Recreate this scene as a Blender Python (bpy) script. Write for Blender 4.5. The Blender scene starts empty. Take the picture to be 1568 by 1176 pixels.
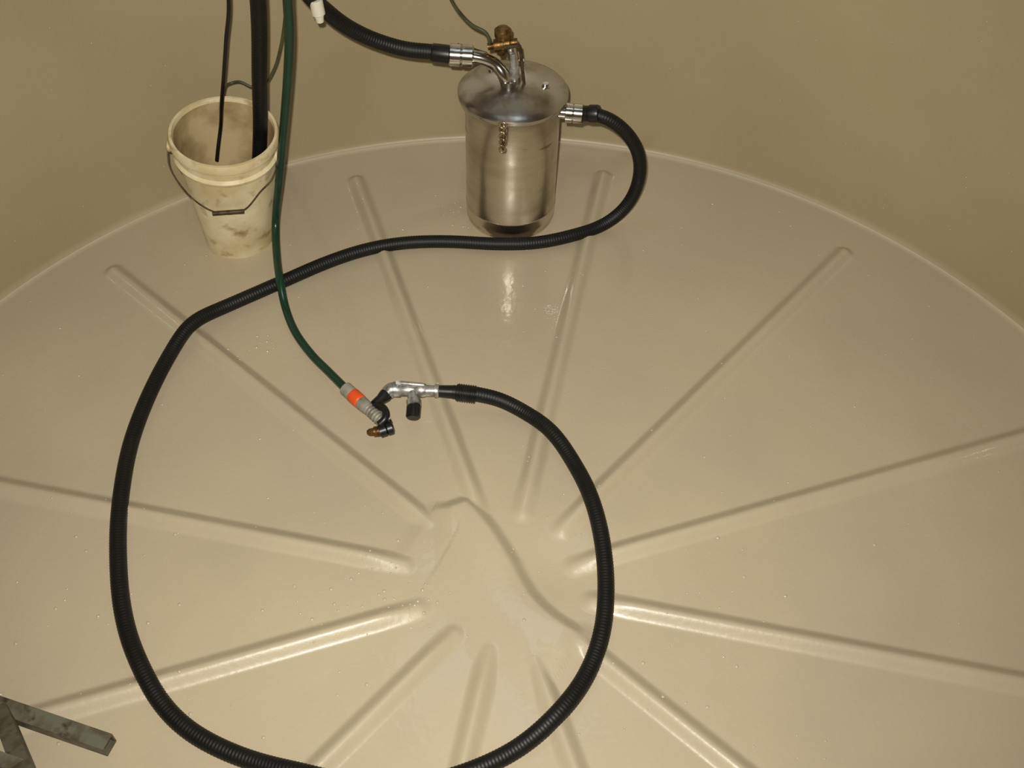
import bpy, math, random
import numpy as np
from mathutils import Vector, Matrix
random.seed(7); np.random.seed(7)
scene=bpy.context.scene
try:
    scene.view_settings.view_transform='Standard'
except Exception: pass
# ---------------- camera (2 m above the tank floor, looking down) -----------------
CAM=Vector((0,-1.15,2.0)); R=1.600
cr=Vector((0.99952,0.0234,0.02016)); cu=Vector((-0.03089,0.7572,0.65245)); fw=Vector((0,.65276,-.75756))
cam=bpy.data.cameras.new('camera'); camo=bpy.data.objects.new('camera',cam); scene.collection.objects.link(camo)
m=Matrix((cr,cu,-fw)).transposed().to_4x4(); m.translation=CAM; camo.matrix_world=m
cam.sensor_width=36; cam.lens=36.735; cam.clip_start=.02
scene.camera=camo
def mm(s):
    out=[]
    for w in s.split():
        c=[float(v)/1000 for v in w.split(',')]
        out.append(Vector(c if len(c)==3 else c+[0]))
    return out
# ---------------- materials --------------
def lin(c): 
    return tuple(((v/255)/12.92 if v/255<=.04045 else ((v/255+.055)/1.055)**2.4) for v in c)+(1,)
def mat(name,c,rough=.5,metal=0,c2=None,nscale=8,lo=.45,hi=.65,bump=0,bscale=60,coat=0,spec=.5,c3=None,n3=25,lo3=.6,hi3=.7,rvar=0,crough=.08,bdist=.002,stretch=1,wet=0):
    M=bpy.data.materials.new(name); M.use_nodes=True; nt=M.node_tree; b=nt.nodes['Principled BSDF']
    b.inputs['Base Color'].default_value=lin(c); b.inputs['Roughness'].default_value=rough; b.inputs['Metallic'].default_value=metal
    b.inputs['Coat Weight'].default_value=coat; b.inputs['Coat Roughness'].default_value=crough; b.inputs['Specular IOR Level'].default_value=spec
    tc=nt.nodes.new('ShaderNodeTexCoord'); mp=nt.nodes.new('ShaderNodeMapping'); mp.inputs['Scale'].default_value=(1,1,stretch)
    nt.links.new(tc.outputs['Object'],mp.inputs['Vector'])
    def noise(s,det=5):
        n=nt.nodes.new('ShaderNodeTexNoise'); n.inputs['Scale'].default_value=s; n.inputs['Detail'].default_value=det
        nt.links.new(mp.outputs['Vector'],n.inputs['Vector']); return n
    def rng(n,a,b_,c_=0,d_=1):
        mr=nt.nodes.new('ShaderNodeMapRange')
        for i,v in enumerate((a,b_,c_,d_)): mr.inputs[i+1].default_value=v
        nt.links.new(n.outputs['Fac'],mr.inputs[0]); return mr
    out=None
    if c2:
        n=noise(nscale); mr=rng(n,lo,hi); mx=nt.nodes.new('ShaderNodeMixRGB'); mx.inputs[1].default_value=lin(c); mx.inputs[2].default_value=lin(c2)
        nt.links.new(mr.outputs[0],mx.inputs[0]); out=mx
        if rvar:
            m2=rng(n,lo,hi,rough,rough+rvar); nt.links.new(m2.outputs[0],b.inputs['Roughness'])
    if c3:
        n=noise(n3,8); mr=rng(n,lo3,hi3); mx=nt.nodes.new('ShaderNodeMixRGB'); mx.inputs[2].default_value=lin(c3)
        nt.links.new(out.outputs[0],mx.inputs[1]); nt.links.new(mr.outputs[0],mx.inputs[0]); out=mx
    if out: nt.links.new(out.outputs[0],b.inputs['Base Color'])
    if wet:
        n=noise(3.2,6); mr=rng(n,.42,.56,.1,.8); nt.links.new(mr.outputs[0],b.inputs['Coat Weight'])
        n=noise(38,2); bp=nt.nodes.new('ShaderNodeBump'); bp.inputs['Strength'].default_value=wet; bp.inputs['Distance'].default_value=.003
        nt.links.new(n.outputs['Fac'],bp.inputs['Height']); nt.links.new(bp.outputs[0],b.inputs['Coat Normal'])
    if bump:
        n=noise(bscale,3); bp=nt.nodes.new('ShaderNodeBump'); bp.inputs['Strength'].default_value=bump; bp.inputs['Distance'].default_value=bdist
        nt.links.new(n.outputs['Fac'],bp.inputs['Height']); nt.links.new(bp.outputs[0],b.inputs['Normal'])
    return M
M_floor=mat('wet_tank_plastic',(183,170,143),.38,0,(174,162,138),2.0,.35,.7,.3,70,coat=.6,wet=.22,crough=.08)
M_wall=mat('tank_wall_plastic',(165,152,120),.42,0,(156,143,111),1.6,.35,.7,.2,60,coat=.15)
M_hose=mat('black_rubber',(11,12,10),.5,0,(18,18,15),18,.4,.7,spec=.35)
M_black=mat('black_plastic',(12,12,12),.38,0,(20,20,18),30)
M_green=mat('green_hose_pvc',(10,46,30),.3,0,(16,54,35),12)
M_steel=mat('stainless_steel',(212,204,188),.27,1,(184,172,148),5,.42,.72,.05,140,rvar=.06,c3=(110,90,62),n3=6,lo3=.68,hi3=.74,stretch=4)
M_lid=mat('polished_steel',(190,188,182),.24,1,(140,130,110),12,.5,.7,.08,100,rvar=.12)
M_chrome=mat('chrome',(215,213,208),.16,1,(170,165,155),30)
M_alu=mat('cast_aluminium',(190,190,185),.4,.8,(130,128,118),45,.45,.65,.3,120)
M_brass=mat('brass',(134,104,60),.4,.85,(78,58,32),60,.4,.6,.3,200)
M_bucket=mat('dirty_white_plastic',(226,214,180),.45,0,(200,182,136),9,.38,.62,.15,80,c3=(138,106,64),n3=24,lo3=.55,hi3=.78)
M_bucket_in=mat('stained_plastic',(190,170,128),.5,0,(128,102,62),9,.4,.65,.15,60)
M_wire=mat('rusty_wire',(92,78,60),.5,.7,(60,44,30),50)
M_chain=mat('tarnished_chain_steel',(176,160,128),.35,.9,(90,70,44),60)
M_orange=mat('orange_plastic',(232,84,28),.4)
M_grey=mat('grey_plastic',(140,138,124),.45,0,(108,105,92),40)
M_white=mat('white_clip_plastic',(215,210,190),.4)
M_ladder=mat('painted_rusty_steel',(104,104,86),.5,.2,(84,78,58),22,.45,.6,.3,100,c3=(60,48,32),n3=30,lo3=.58,hi3=.7)
M_thin=mat('olive_hose',(72,74,46),.45,0,(50,48,32),20)
M_water=mat('water_drop',(182,171,148),.12,0,coat=1,spec=.8)
M_sludge=mat('murky_water',(110,90,56),.15)
# ---------------- helpers ----------------
def empty(name,loc=(0,0,0)):
    e=bpy.data.objects.new(name,None); e.empty_display_size=.1; scene.collection.objects.link(e); e.location=loc; return e
def mesh(name,v,f,M,parent=None,smooth=True):
    me=bpy.data.meshes.new(name); me.from_pydata([tuple(x) for x in v],[],f); me.materials.append(M); me.update()
    if smooth: me.polygons.foreach_set('use_smooth',[True]*len(me.polygons))
    o=bpy.data.objects.new(name,me); scene.collection.objects.link(o)
    if parent: 
        o.parent=parent; o.matrix_parent_inverse=Matrix.Translation(-parent.location)
    return o
def resample(pts,step):
    pts=[Vector(p) for p in pts]
    if len(pts)==2: dense=[pts[0].lerp(pts[1],i/50) for i in range(51)]
    else:
        q=[pts[0]*2-pts[1]]+pts+[pts[-1]*2-pts[-2]]; dense=[]
        for i in range(1,len(q)-2):
            p0,p1,p2,p3=q[i-1:i+3]
            t0=0; t1=t0+max((p1-p0).length,1e-5)**.5; t2=t1+max((p2-p1).length,1e-5)**.5; t3=t2+max((p3-p2).length,1e-5)**.5
            for k in range(24):
                t=t1+(t2-t1)*k/24
                A1=p0*((t1-t)/(t1-t0))+p1*((t-t0)/(t1-t0)); A2=p1*((t2-t)/(t2-t1))+p2*((t-t1)/(t2-t1)); A3=p2*((t3-t)/(t3-t2))+p3*((t-t2)/(t3-t2))
                B1=A1*((t2-t)/(t2-t0))+A2*((t-t0)/(t2-t0)); B2=A2*((t3-t)/(t3-t1))+A3*((t-t1)/(t3-t1))
                dense.append(B1*((t2-t)/(t2-t1))+B2*((t-t1)/(t2-t1)))
        dense.append(pts[-1])
    D=np.array([tuple(p) for p in dense]); s=np.r_[0,np.cumsum(np.linalg.norm(np.diff(D,axis=0),axis=1))]
    n=max(2,int(s[-1]/step)); t=np.linspace(0,s[-1],n+1)
    out=np.stack([np.interp(t,s,D[:,i]) for i in range(3)],1)
    return out,t
def sweep(name,pts,r,M,parent=None,step=.006,seg=16,corr=0,pitch=.007,rfun=None,cap=True,sm=3):
    C,t=resample(pts,step)
    if len(C)>8:
        for _ in range(sm): C[1:-1]=(C[:-2]+2*C[1:-1]+C[2:])/4
    T=np.gradient(C,axis=0); T/=np.linalg.norm(T,axis=1)[:,None]
    n=np.cross(T[0],[0,0,1.]); 
    if np.linalg.norm(n)<.1: n=np.cross(T[0],[1.,0,0])
    n/=np.linalg.norm(n); V=[];L=t[-1]
    ang=np.linspace(0,2*math.pi,seg,endpoint=False)
    for i in range(len(C)):
        n=n-T[i]*np.dot(n,T[i]); n/=np.linalg.norm(n); b=np.cross(T[i],n)
        rr=r*(rfun(t[i]/L) if rfun else 1)+ (corr*math.sin(2*math.pi*t[i]/pitch) if corr else 0)
        V.append(C[i]+rr*(np.outer(np.cos(ang),n)+np.outer(np.sin(ang),b)))
    V=np.concatenate(V); Fc=[]
    for i in range(len(C)-1):
        for j in range(seg):
            a=i*seg+j; b_=i*seg+(j+1)%seg; Fc.append((a,b_,b_+seg,a+seg))
    if cap:
        Fc.append(tuple(range(seg-1,-1,-1))); k=(len(C)-1)*seg; Fc.append(tuple(range(k,k+seg)))
    return mesh(name,V.tolist(),Fc,M,parent)
def lathe(name,prof,M,origin,axis=(0,0,1),parent=None,seg=64):
    ax=Vector(axis).normalized(); q=Vector((0,0,1)).rotation_difference(ax); V=[];Fc=[]
    for (rr,h) in prof:
        for j in range(seg):
            a=2*math.pi*j/seg; V.append(Vector(origin)+q@Vector((rr*math.cos(a),rr*math.sin(a),h)))
    for i in range(len(prof)-1):
        for j in range(seg):
            a=i*seg+j; b=i*seg+(j+1)%seg; Fc.append((a,b,b+seg,a+seg))
    o=mesh(name,V,Fc,M,parent)
    md=o.modifiers.new('e','EDGE_SPLIT'); md.split_angle=math.radians(40)
    return o
def rod(name,a,b,prof,M,parent=None,seg=32):
    a=Vector(a);b=Vector(b);L=(b-a).length
    pr=[(0.0001,prof[0][0]*L)]+[(r,t*L) for t,r in prof]+[(0.0001,prof[-1][0]*L)]
    return lathe(name,pr,M,a,(b-a),parent,seg)
def torus(name,c,axis,Rr,r,M,parent=None,sx=1):
    q=Vector((0,0,1)).rotation_difference(Vector(axis).normalized()); V=[];Fc=[];n=32;k=8
    for i in range(n):
        a=2*math.pi*i/n
        for j in range(k):
            b=2*math.pi*j/k; V.append(Vector(c)+q@Vector((sx*(Rr+r*math.cos(b))*math.cos(a),(Rr+r*math.cos(b))*math.sin(a),r*math.sin(b))))
    for i in range(n):
        for j in range(k): Fc.append((i*k+j,((i+1)%n)*k+j,((i+1)%n)*k+(j+1)%k,i*k+(j+1)%k))
    return mesh(name,V,Fc,M,parent)
def bar(name,a,b,w,h,M,parent=None,up=(0,0,1)):
    a=Vector(a);b=Vector(b);d=(b-a).normalized();s=d.cross(Vector(up)).normalized();u=s.cross(d)
    V=[];Fc=[]
    def ring(c,k): 
        return [c+s*x*w/2*k+u*y*h/2*k for x,y in((-1,-1),(1,-1),(1,1),(-1,1))]
    rings=[ring(a+d*.03,.78),ring(a,.78),ring(a,1),ring(b,1),ring(b,.78),ring(b-d*.03,.78)]
    for r in rings: V+=r
    for i in range(5):
        for j in range(4): Fc.append((i*4+j,i*4+(j+1)%4,i*4+4+(j+1)%4,i*4+4+j))
    Fc.append((3,2,1,0));Fc.append((20,21,22,23))
    return mesh(name,V,Fc,M,parent,False)
# ---------------- tank -------------------
PHI=math.radians(-49.72); RIN=[.20,.17,.16,.16,.13,.16,.14,.13,.13,.13,.165,.195]
ROUT=R-.135
S_R=mm('-206,190 -172,174 -131,179 -99,194 -74,168 -47,131 -21,89 2,50 22,8 44,-31 68,-61 96,-88 127,-110 161,-129 208,-160')
S_L=mm('14,44 5,7 16,-55 45,-123 59,-181')
S_3=mm('86,-136 120,-146 161,-134')
PITC=Vector((.107,.044,0))
def sstep(x): 
    x=np.clip(x,0,1); return x*x*(3-2*x)
def segd(X,Y,A,B):
    ax,ay,bx,by=A[0],A[1],B[0],B[1]; dx,dy=bx-ax,by-ay; t=np.clip(((X-ax)*dx+(Y-ay)*dy)/(dx*dx+dy*dy),0,1)
    return np.hypot(X-ax-t*dx,Y-ay-t*dy),t
def inpoly(X,Y,poly):
    ins=np.zeros(X.shape,bool); n=len(poly)
    for i in range(n):
        x1,y1=poly[i][0],poly[i][1]; x2,y2=poly[(i+1)%n][0],poly[(i+1)%n][1]
        if y1==y2: continue
        c=((y1>Y)!=(y2>Y))&(X<(x2-x1)*(Y-y1)/(y2-y1)+x1); ins^=c
    return ins
def floor_h(X,Y):
    X=np.asarray(X,float);Y=np.asarray(Y,float)
    rr=np.hypot(X,Y); P8=np.zeros_like(X)
    for k in range(12):
        t=PHI+k*math.pi/6; s,c=math.sin(t),math.cos(t)
        A=(s*(RIN[k]+.03),c*(RIN[k]+.03)); B=(s*(ROUT-.02),c*(ROUT-.02))
        d,_=segd(X,Y,A,B); w=.032
        fade=.35+.65*sstep((rr-RIN[k]+.01)/.14)
        P8+=(.0175*fade*sstep((w-d)/w))**4
    d=np.full_like(X,9.); pt=np.zeros_like(X); n=len(S_R)-1
    for i,(a,b) in enumerate(zip(S_R[:-1],S_R[1:])):
        dd,t=segd(X,Y,a,b); m_=dd<d; d=np.where(m_,dd,d); pt=np.where(m_,(i+t)/n,pt)
    ins=inpoly(X,Y,[*S_R,(.3,-.6),(-.9,-.5),(-.7,.3)])
    wgt=sstep(pt/.18)*sstep((1-pt)/.15)
    h=np.where(ins,.020*sstep((.2-d)/.2),.020*sstep((.038-d)/.038))*wgt
    P8+=h**4
    for pl,hh,w in ((S_L,.008,.035),(S_3,.012,.055)):
        d=np.full_like(X,9.)
        for a,b in zip(pl[:-1],pl[1:]): d=np.minimum(d,segd(X,Y,a,b)[0])
        P8+=(hh*sstep((w-d)/w))**4
    H=P8**.25
    return H-.012*np.exp(-((X-PITC.x)**2+(Y-PITC.y)**2)/(2*.065**2))
FR=.022
NT=1440; rs=np.r_[np.linspace(.004,.35,90),np.linspace(.355,R-FR,220)]
fil=[(R-FR+FR*math.sin(a),FR-FR*math.cos(a)) for a in np.linspace(.15,math.pi/2,9)]
th=np.linspace(0,2*math.pi,NT,endpoint=False)
RR,TT=np.meshgrid(rs,th,indexing='ij'); X=RR*np.sin(TT);Y=RR*np.cos(TT);Z=floor_h(X,Y)
V=np.stack([X,Y,Z],-1).reshape(-1,3)
for r_,z_ in fil: V=np.r_[V,np.stack([r_*np.sin(th),r_*np.cos(th),np.full(NT,z_)],1)]
nr=len(rs)+len(fil); V=np.r_[V,[[0,0,float(floor_h(np.array([0.]),np.array([0.]))[0])]]]
i,j=np.meshgrid(np.arange(nr-1),np.arange(NT),indexing='ij'); a=(i*NT+j).ravel(); b=(i*NT+(j+1)%NT).ravel()
quads=np.stack([a,a+NT,b+NT,b],1)
tris=[(nr*NT,k,(k+1)%NT) for k in range(NT)]
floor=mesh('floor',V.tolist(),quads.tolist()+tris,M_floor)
# rounded corner painted in the wall's darker tone to dim its flash-lit line
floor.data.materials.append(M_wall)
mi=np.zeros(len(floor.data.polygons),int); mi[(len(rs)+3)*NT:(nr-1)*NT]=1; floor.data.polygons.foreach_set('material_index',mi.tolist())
WH=2.6
wall=lathe('wall_round',[(R,FR)]+[(R,z) for z in np.linspace(.1,WH,12)],M_wall,(0,0,0),seg=256)
ceil=lathe('ceiling',[(R,WH),(R*.9,WH+.12),(R*.6,WH+.28),(.31,WH+.36),(.30,WH+.42)],M_wall,(0,0,0),seg=128)
lathe('trim_hatch_lid',[(.33,WH+.42),(.33,WH+.45),(.0001,WH+.47)],M_wall,(0,0,0),seg=64)
def fz(x,y): return float(floor_h(np.array([x]),np.array([y]))[0])
def ground(p,r):
    h=max(fz(p.x+dx,p.y+dy) for dx in(-.012,0,.012) for dy in(-.012,0,.012))
    return Vector((p.x,p.y,r+max(h,0)))
# ---------------- canister ---------------
cb=Vector((-.021,1.240,0)); CH=.422; CR=.128
can=empty('stainless_steel_canister',cb)
lathe('body',[(.0001,.014),(CR-.022,.014),(CR-.018,.001),(CR-.006,.001),(CR-.003,.004),(CR-.003,.012),(CR,.016),(CR,.03),(CR,.055),(CR+.0012,.058),(CR,.061),(CR,.16),(CR,.25),(CR,CH-.035),(CR+.004,CH-.03),(CR+.004,CH-.012)],M_steel,cb,parent=can,seg=96)
lathe('lid',[(CR+.004,CH-.022),(CR+.016,CH-.022),(CR+.019,CH-.016),(CR+.019,CH-.008),(CR+.014,CH-.003),(CR,CH+.003),(CR-.02,CH+.010),(CR-.045,CH+.017),(.06,CH+.024),(.03,CH+.027),(.0001,CH+.028)],M_lid,cb,parent=can,seg=96)
ox=Vector((1,-.05,-.03)).normalized(); oa=cb+Vector((CR-.01,-.02,CH-.056))
rod('outlet_pipe',oa,oa+ox*.05,[(0,.017),(1,.017)],M_chrome,can)
rod('outlet_sleeve',oa+ox*.022,oa+ox*.068,[(0,.018),(0.03,.026),(.4,.026),(.45,.0235),(.5,.026),(.97,.026),(1,.022)],M_chrome,can)
E=mm('-186,1220,527 -129,1220,525 -96,1220,518 -66,1220,501 -46,1210,479 -53,1240,549 -50,1240,578 -7,1220,559 -53,1230,547 -15,1210,486 -24,1220,536 -169,1270,523 -92,1260,505')
e0,e1=E[0],E[1]
sweep('inlet_elbow',[E[1],E[2],E[3],E[4],cb+Vector((-.012,-.03,CH+.01))],.0165,M_chrome,can,step=.004)
rod('inlet_sleeve',e0,e1+(e1-e0)*.1,[(0,.024),(.05,.028),(.45,.028),(.5,.025),(.55,.028),(.95,.028),(1,.02)],M_chrome,can)
rod('lid_boss',cb+Vector((-.012,-.03,CH+.005)),cb+Vector((-.012,-.03,CH+.045)),[(0,.026),(.3,.026),(.35,.021),(1,.021)],M_chrome,can)
v0=cb+Vector((.012,.005,CH+.02))
vb=E[5]; vk=E[6]
rod('valve_stem',v0,vb+Vector((.02,0,0)),[(0,.014),(.2,.014),(.22,.009),(.6,.009),(.62,.013),(1,.013)],M_chrome,can)
rod('valve_body',vb+Vector((-.035,0,-.008)),vb+Vector((.04,0,.008)),[(0,.009),(.2,.009),(.22,.016),(.75,.016),(.78,.01),(1,.01)],M_brass,can)
rod('valve_post',vb+Vector((0,0,-.03)),vb+Vector((0,0,.01)),[(0,.008),(.3,.012),(1,.012)],M_brass,can)
rod('valve_knob',vk+Vector((0,0,-.03)),vk+Vector((0,0,.018)),[(0,.007),(.4,.008),(.42,.02),(.55,.022),(.85,.022),(1,.014)],M_brass,can)
rod('lid_bracket',cb+Vector((.03,-.02,CH+.015)),E[7],[(0,.004),(1,.004)],M_wire,can)
rod('lid_bracket_arm',E[7],E[8],[(0,.005),(1,.005)],M_wire,can)
rod('bleed_tap',E[9]-Vector((0,0,.045)),E[10],[(0,.008),(.3,.009),(.32,.013),(.6,.013),(.62,.008),(1,.008)],M_alu,can)
rod('black_tail',E[11],E[12],[(0,.007),(1,.007)],M_black,can)
for k,(dx,dy) in enumerate(((.085,-.01),(-.06,.05),(.02,.095))):
    c=cb+Vector((dx,dy,CH+.006)); rod('lid_stud_%d'%(k+1),c,c+Vector((0,0,.018)),[(0,.012),(.5,.012),(.55,.008),(1,.008)],M_lid,can)
c=cb+Vector((-.022,-CR-.022,CH-.012))
for k in range(9):
    torus('chain_link_%d'%(k+1),c+Vector((0,.01*min(k,1),-.0105*k)),(1,.3,0) if k%2 else (.3,1,0),.009,.0028,M_chain,can)
# ---------------- bucket -----------------
bb=Vector((-.789,1.1,0)); BH=.385; rt=Vector((-.758,1.068,.385))
ax=(rt-bb).normalized(); bk=empty('plastic_bucket',bb)
RB,RT_=.095,.132
def br(h): return RB+(RT_-RB)*h/BH
lathe('shell',[(.0001,.012),(RB-.012,.012),(RB-.006,.004),(RB,.004)]+[(br(h),h) for h in np.linspace(.02,BH-.075,8)]+
 [(br(BH-.07)+.008,BH-.07),(br(BH-.06)+.009,BH-.062),(br(BH-.055)+.001,BH-.055),(br(BH-.03)+.001,BH-.03),(RT_+.006,BH-.026),(RT_+.008,BH-.012),(RT_+.004,BH),(RT_-.003,BH),(RT_-.006,BH-.01)],M_bucket,bb,ax,bk,96)
lathe('inner_wall',[(RT_-.006,BH-.01)]+[(br(h)-.006,h) for h in np.linspace(BH-.02,.03,6)]+[(RB-.02,.02),(.0001,.02)],M_bucket_in,bb,ax,bk,96)
lathe('dirty_water',[(.0001,.16),(br(.16)-.0065,.16)],M_sludge,bb,ax,bk,64)
s=Vector((1,0,0)); s=(s-ax*s.dot(ax)).normalized(); f_=ax.cross(s)
def bl(x,y,z): return bb+s*x+f_*y+ax*z
for k,sg in enumerate((-1,1)):
    rod('handle_ear_%d'%(k+1),bl(sg*(RT_),-.02,BH-.05),bl(sg*(RT_+.016),-.022,BH-.05),[(0,.014),(.7,.014),(1,.008)],M_bucket,bk)
hp=[bl(-RT_-.012,-.022,BH-.05),bl(-RT_-.004,-.06,BH-.085),bl(-.085,-.108,BH-.13),bl(-.03,-.132,BH-.155),bl(.02,-.136,BH-.16),bl(.06,-.124,BH-.15),bl(.1,-.10,BH-.105),bl(.128,-.075,BH-.08),bl(RT_+.012,-.022,BH-.05)]
sweep('wire_handle',hp,.002,M_wire,bk,step=.004,seg=8)
rod('handle_grip',bl(-.022,-.138,BH-.161),bl(.058,-.128,BH-.153),[(0,.006),(1,.006)],M_wire,bk,12)
# ---------------- hoses ------------------
HR=.0182
main=empty('black_corrugated_hose',oa)
hx=oa+ox*.07
g=mm('251,1171 166,1124 63,1089 -57,1078 -186,1083 -314,1072 -421,1039 -523,981 -619,909 -708,842 -782,786 -837,718 -870,633 -886,537 -896,428 -897,328 -885,216 -866,111 -839,11 -808,-82 -770,-163 -729,-226 -675,-296 -608,-351 -531,-388 -452,-413 -362,-435 -250,-452 -141,-443 -32,-405 42,-362 117,-295 171,-211 203,-123 215,-15 210,99 188,211 150,321 99,403 32,469')
pts=[hx]+mm('209,1200,378 258,1198,351 304,1198,303 334,1200,233 337,1202,145 312,1196,68')+[ground(p,HR) for p in g]+mm('-34,497,35 -89,499,45')
sweep('hose',pts,HR,M_hose,main,step=.0018,seg=18,corr=.0004,pitch=.0072,sm=700)
rod('end_sleeve',hx-ox*.012,Vector((.209,1.2,.378)),[(0,.022),(.2,.0235),(.25,.021),(.5,.021),(.55,.0235),(.9,.0235),(1,.021)],M_black,main)
HATCH=WH+.38
up=empty('black_supply_hose',e0)
hp2=[e0+(e1-e0)*.2]+mm('-224,1220,533 -298,1220,539 -377,1210,570 -436,1190,616 -477,1160,675 -506,1120,741 -507,1040,859 -467,890,1070')+[Vector((-.45,.4,1.9)),Vector((-.22,.1,HATCH))]
sweep('hose',hp2,.0195,M_hose,up,step=.0018,seg=18,corr=.0004,pitch=.0072,sm=100)
rod('hose_cuff',Vector((-.232,1.22,.532)),e0+(e1-e0)*.12,[(0,.021),(.1,.0235),(1,.0235)],M_black,up)
cc=Vector((-.485,1.135,.692))
rod('white_clip',cc+Vector((.0,-.01,-.028)),cc+Vector((-.004,-.01,.03)),[(0,.009),(.3,.012),(.35,.016),(1,.016)],M_white,up)
pp=empty('black_suction_pipe',bb)
sweep('pipe',[bl(.05,-.01,.06)]+mm('-670,1084,365 -631,1037,561 -590,997,787')+[Vector((-.4,.5,2.0)),Vector((-.15,.12,HATCH))],.0185,M_hose,pp,step=.002,seg=18,corr=.0003,pitch=.008)
cd=empty('power_cord',bb)
sweep('cord',mm('-811,1117,250 -801,1124,290 -787,1140,345 -762,1110,433 -739,1100,516 -709,1090,631 -681,1080,738')+[Vector((-.5,.6,1.9)),Vector((-.18,.1,HATCH))],.0048,M_black,cd,step=.006,seg=10)
sweep('thin_loop',mm('-782,1179,385 -775,1190,418 -781,1270,389 -751,1270,396 -726,1270,380 -694,1270,384 -654,1270,439 -627,1270,507 -606,1270,582 -590,1270,670 -566,1220,796'),.0035,M_thin,cd,step=.006,seg=10)  # thin olive line looping behind the bucket
ah=empty('thin_air_hose',vb)
sweep('hose',[vb+Vector((-.03,0,0))]+mm('-92,1240,580 -124,1240,597 -154,1220,640 -176,1190,697 -186,1140,786')+[Vector((-.15,.5,1.9)),Vector((-.1,.14,HATCH))],.0045,M_thin,ah,step=.006,seg=10)
gh=empty('green_water_hose',Vector((-.625,.857,0)))
gp=[Vector((-.1,-.05,HATCH)),Vector((-.35,.25,1.9))]+mm('-485,881,968 -508,931,827 -525,961,715 -552,981,582 -592,1011,411 -632,1041,242 -664,1045,95 -650,955,65 -625,857,62 -607,799,22 -570,720,12 -513,637,15 -462,575,25 -410,509,40')
sweep('hose',gp,.0108,M_green,gh,step=.005,seg=14)
# ---------------- fitting ----------------
ft=empty('hose_spray_fitting',Vector((-.25,.48,.02)))
W=mm('-89,497,45 -117,496,50 -143,499,50 -140,499,50 -185,500,50 -178,500,50 -229,500,50 -210,501,50 -293,497,55 -242,495,50 -235,454,45 -236,462,45 -236,425,35 -282,501,75 -212,496,75 -277,506,60 -275,497,80')
K=mm('-283,498,55 -296,495,55 -304,484,50 -299,491,52 -329,450,50 -304,431,60 -298,403,60 -313,390,50 -410,508,42 -302,399,45 -278,388,45 -310,377,40 -307,379,40 -341,377,35 -288,411,50')
sweep('coupling_sleeve',[W[0],W[1],W[2]],.0215,M_black,ft,step=.001,seg=28,rfun=lambda t:1+(.06*math.sin(t*60) if t<.85 else -.2))
rod('black_nipple',W[3],W[4],[(0,.0165),(1,.0145)],M_black,ft)
rod('steel_nipple',W[5],W[6],[(0,.0155),(.05,.017),(.2,.017),(.22,.014),(1,.014)],M_alu,ft)
rod('tee_body',W[7],W[8],[(0,.016),(.1,.018),(.25,.018),(.3,.015),(.7,.016),(.75,.019),(.95,.019),(1,.014)],M_alu,ft)
rod('tee_branch',W[9],W[10],[(0,.014),(.6,.014),(.62,.018),(1,.018)],M_alu,ft)
rod('branch_cap',W[11],W[12],[(0,.016),(.1,.0175),(.9,.0175),(1,.014)],M_black,ft)
rod('trigger_lever',W[13],W[14],[(0,.004),(.1,.006),(.9,.006),(1,.004)],M_alu,ft,12)
rod('lever_pin',W[15],W[16],[(0,.007),(1,.007)],M_alu,ft,16)
sweep('tee_elbow',[K[0],K[1],K[2]],.0175,M_alu,ft,step=.003)
rod('black_arm',K[3],K[4],[(0,.015),(.3,.0165),(.6,.013),(1,.013)],M_black,ft)
sweep('black_hook',[K[4],K[5],K[6],K[7]],.009,M_black,ft,step=.003)
a_,b_=K[8],K[9]
def L(t): return a_.lerp(b_,t)
rod('quick_connector_collar',L(0),L(.2),[(0,.0135),(.1,.0175),(.9,.0175),(1,.016)],M_grey,ft)
rod('orange_ring',L(.2),L(.42),[(0,.0165),(.08,.0185),(.9,.018),(1,.015)],M_orange,ft)
rod('quick_connector_nose',L(.42),L(.62),[(0,.0165),(.15,.0175),(.8,.016),(1,.014)],M_grey,ft)
sweep('ribbed_adapter',[L(.6),L(.78),L(1)],.0145,M_grey,ft,step=.001,seg=24,rfun=lambda t:1+.07*math.sin(t*40))
rod('black_nut',K[10],K[11],[(0,.008),(.1,.016),(.45,.016),(.5,.013),(.55,.0155),(1,.0155)],M_black,ft)
rod('brass_nozzle',K[12],K[13],[(0,.0125),(.5,.0125),(.55,.0095),(.85,.0085),(1,.005)],M_brass,ft,12)
rod('black_link',L(.97),K[14],[(0,.012),(1,.012)],M_black,ft)
# ---------------- ladder -----------------
ld=empty('metal_ladder',Vector((-.965,-.336,.03)))
A0,A1,s1,s2,s0=mm('-742,-392,35 -987,-321,35 -830,-489,170 -954,-350,50 -965,-336,40')
d=(A1-A0).normalized(); A2=A1+d*.42
bar('foot_bar',A0,A2,.032,.032,M_ladder,ld)
dirS=(s1-s2).normalized()
for k,o in enumerate((0,.36)):
    st=s0+d*o; bar('stile_%d'%(k+1),st,st+dirS*.95,.03,.03,M_ladder,ld)
for k in range(3):
    c=s0+dirS*(.25+.28*k); bar('rung_%d'%(k+1),c,c+d*.36,.024,.024,M_ladder,ld)
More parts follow.
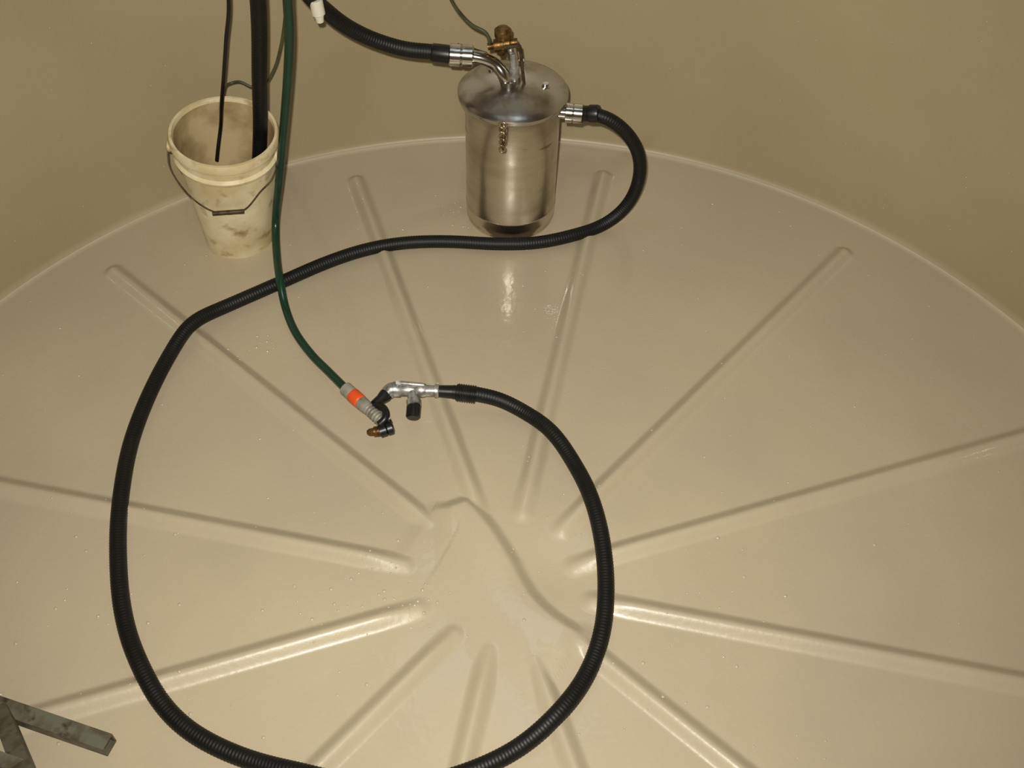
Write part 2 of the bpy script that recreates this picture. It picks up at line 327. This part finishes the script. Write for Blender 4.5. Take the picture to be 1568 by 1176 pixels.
# ---------------- droplets ---------------
V=[];Fc=[]
def drop(x,y,z,nrm,r):
    q=Vector((0,0,1)).rotation_difference(nrm); b0=len(V); c=Vector((x,y,z))
    for (rr,h) in ((1,-.05),(.8,.3),(.4,.5)):
        for k in range(8):
            a=k*math.pi/4; V.append(c+q@Vector((rr*r*math.cos(a),rr*r*math.sin(a),h*r)))
    V.append(c+q@Vector((0,0,.55*r)))
    for i in range(2):
        for k in range(8): Fc.append((b0+i*8+k,b0+i*8+(k+1)%8,b0+i*8+8+(k+1)%8,b0+i*8+8+k))
    for k in range(8): Fc.append((b0+16+k,b0+16+(k+1)%8,b0+24))
for _ in range(600):
    a=random.uniform(0,2*math.pi); rr=math.sqrt(random.random())*(R-.06); x,y=rr*math.sin(a),rr*math.cos(a)
    drop(x,y,fz(x,y),Vector((0,0,1)),random.choice((.001,.0014,.002,.003)))
for cx,cy,sd,n in ((-.30,-.02,.07,35),(-.19,-.06,.03,12),(-.17,1.25,.04,25),(-.67,.68,.03,12),(-.7,-.25,.25,50),(.3,-.25,.3,40)):
    for _ in range(n):
        x,y=random.gauss(cx,sd),random.gauss(cy,sd)
        if math.hypot(x,y)<R-.06: drop(x,y,fz(x,y),Vector((0,0,1)),random.choice((.002,.003,.0045)))
for _ in range(300):
    a=random.uniform(-1.6,1.6); zz=random.uniform(.08,1.2); drop(R*math.sin(a)*.9995,R*math.cos(a)*.9995,zz,Vector((-math.sin(a),-math.cos(a),0)),random.choice((.001,.0015,.0022)))
mesh('water_droplets',V,Fc,M_water,floor)
# ---------------- lights -----------------
def light(name,typ,loc,target,energy,col,**k):
    l=bpy.data.lights.new(name,typ); l.energy=energy; l.color=col
    for a,b in k.items(): setattr(l,a,b)
    o=bpy.data.objects.new(name,l); scene.collection.objects.link(o); o.location=loc
    o.rotation_euler=(Vector(target)-Vector(loc)).to_track_quat('-Z','Y').to_euler(); return o
lp=CAM-cr*.04+cu*.07
light('camera_flash','SPOT',lp,lp+fw,275,(1,.95,.865),spot_size=math.radians(105),spot_blend=1.0,shadow_soft_size=.015)
light('lid_sheen_fill','AREA',(-.05,1.0,2.58),(0.0,.9,0),2.5,(.8,.9,1),size=.8)  # added cool fill for the canister lid's sheen; no vent opening here
w=bpy.data.worlds.new('world'); scene.world=w; w.use_nodes=True; w.node_tree.nodes['Background'].inputs[0].default_value=(.02,.02,.02,1)
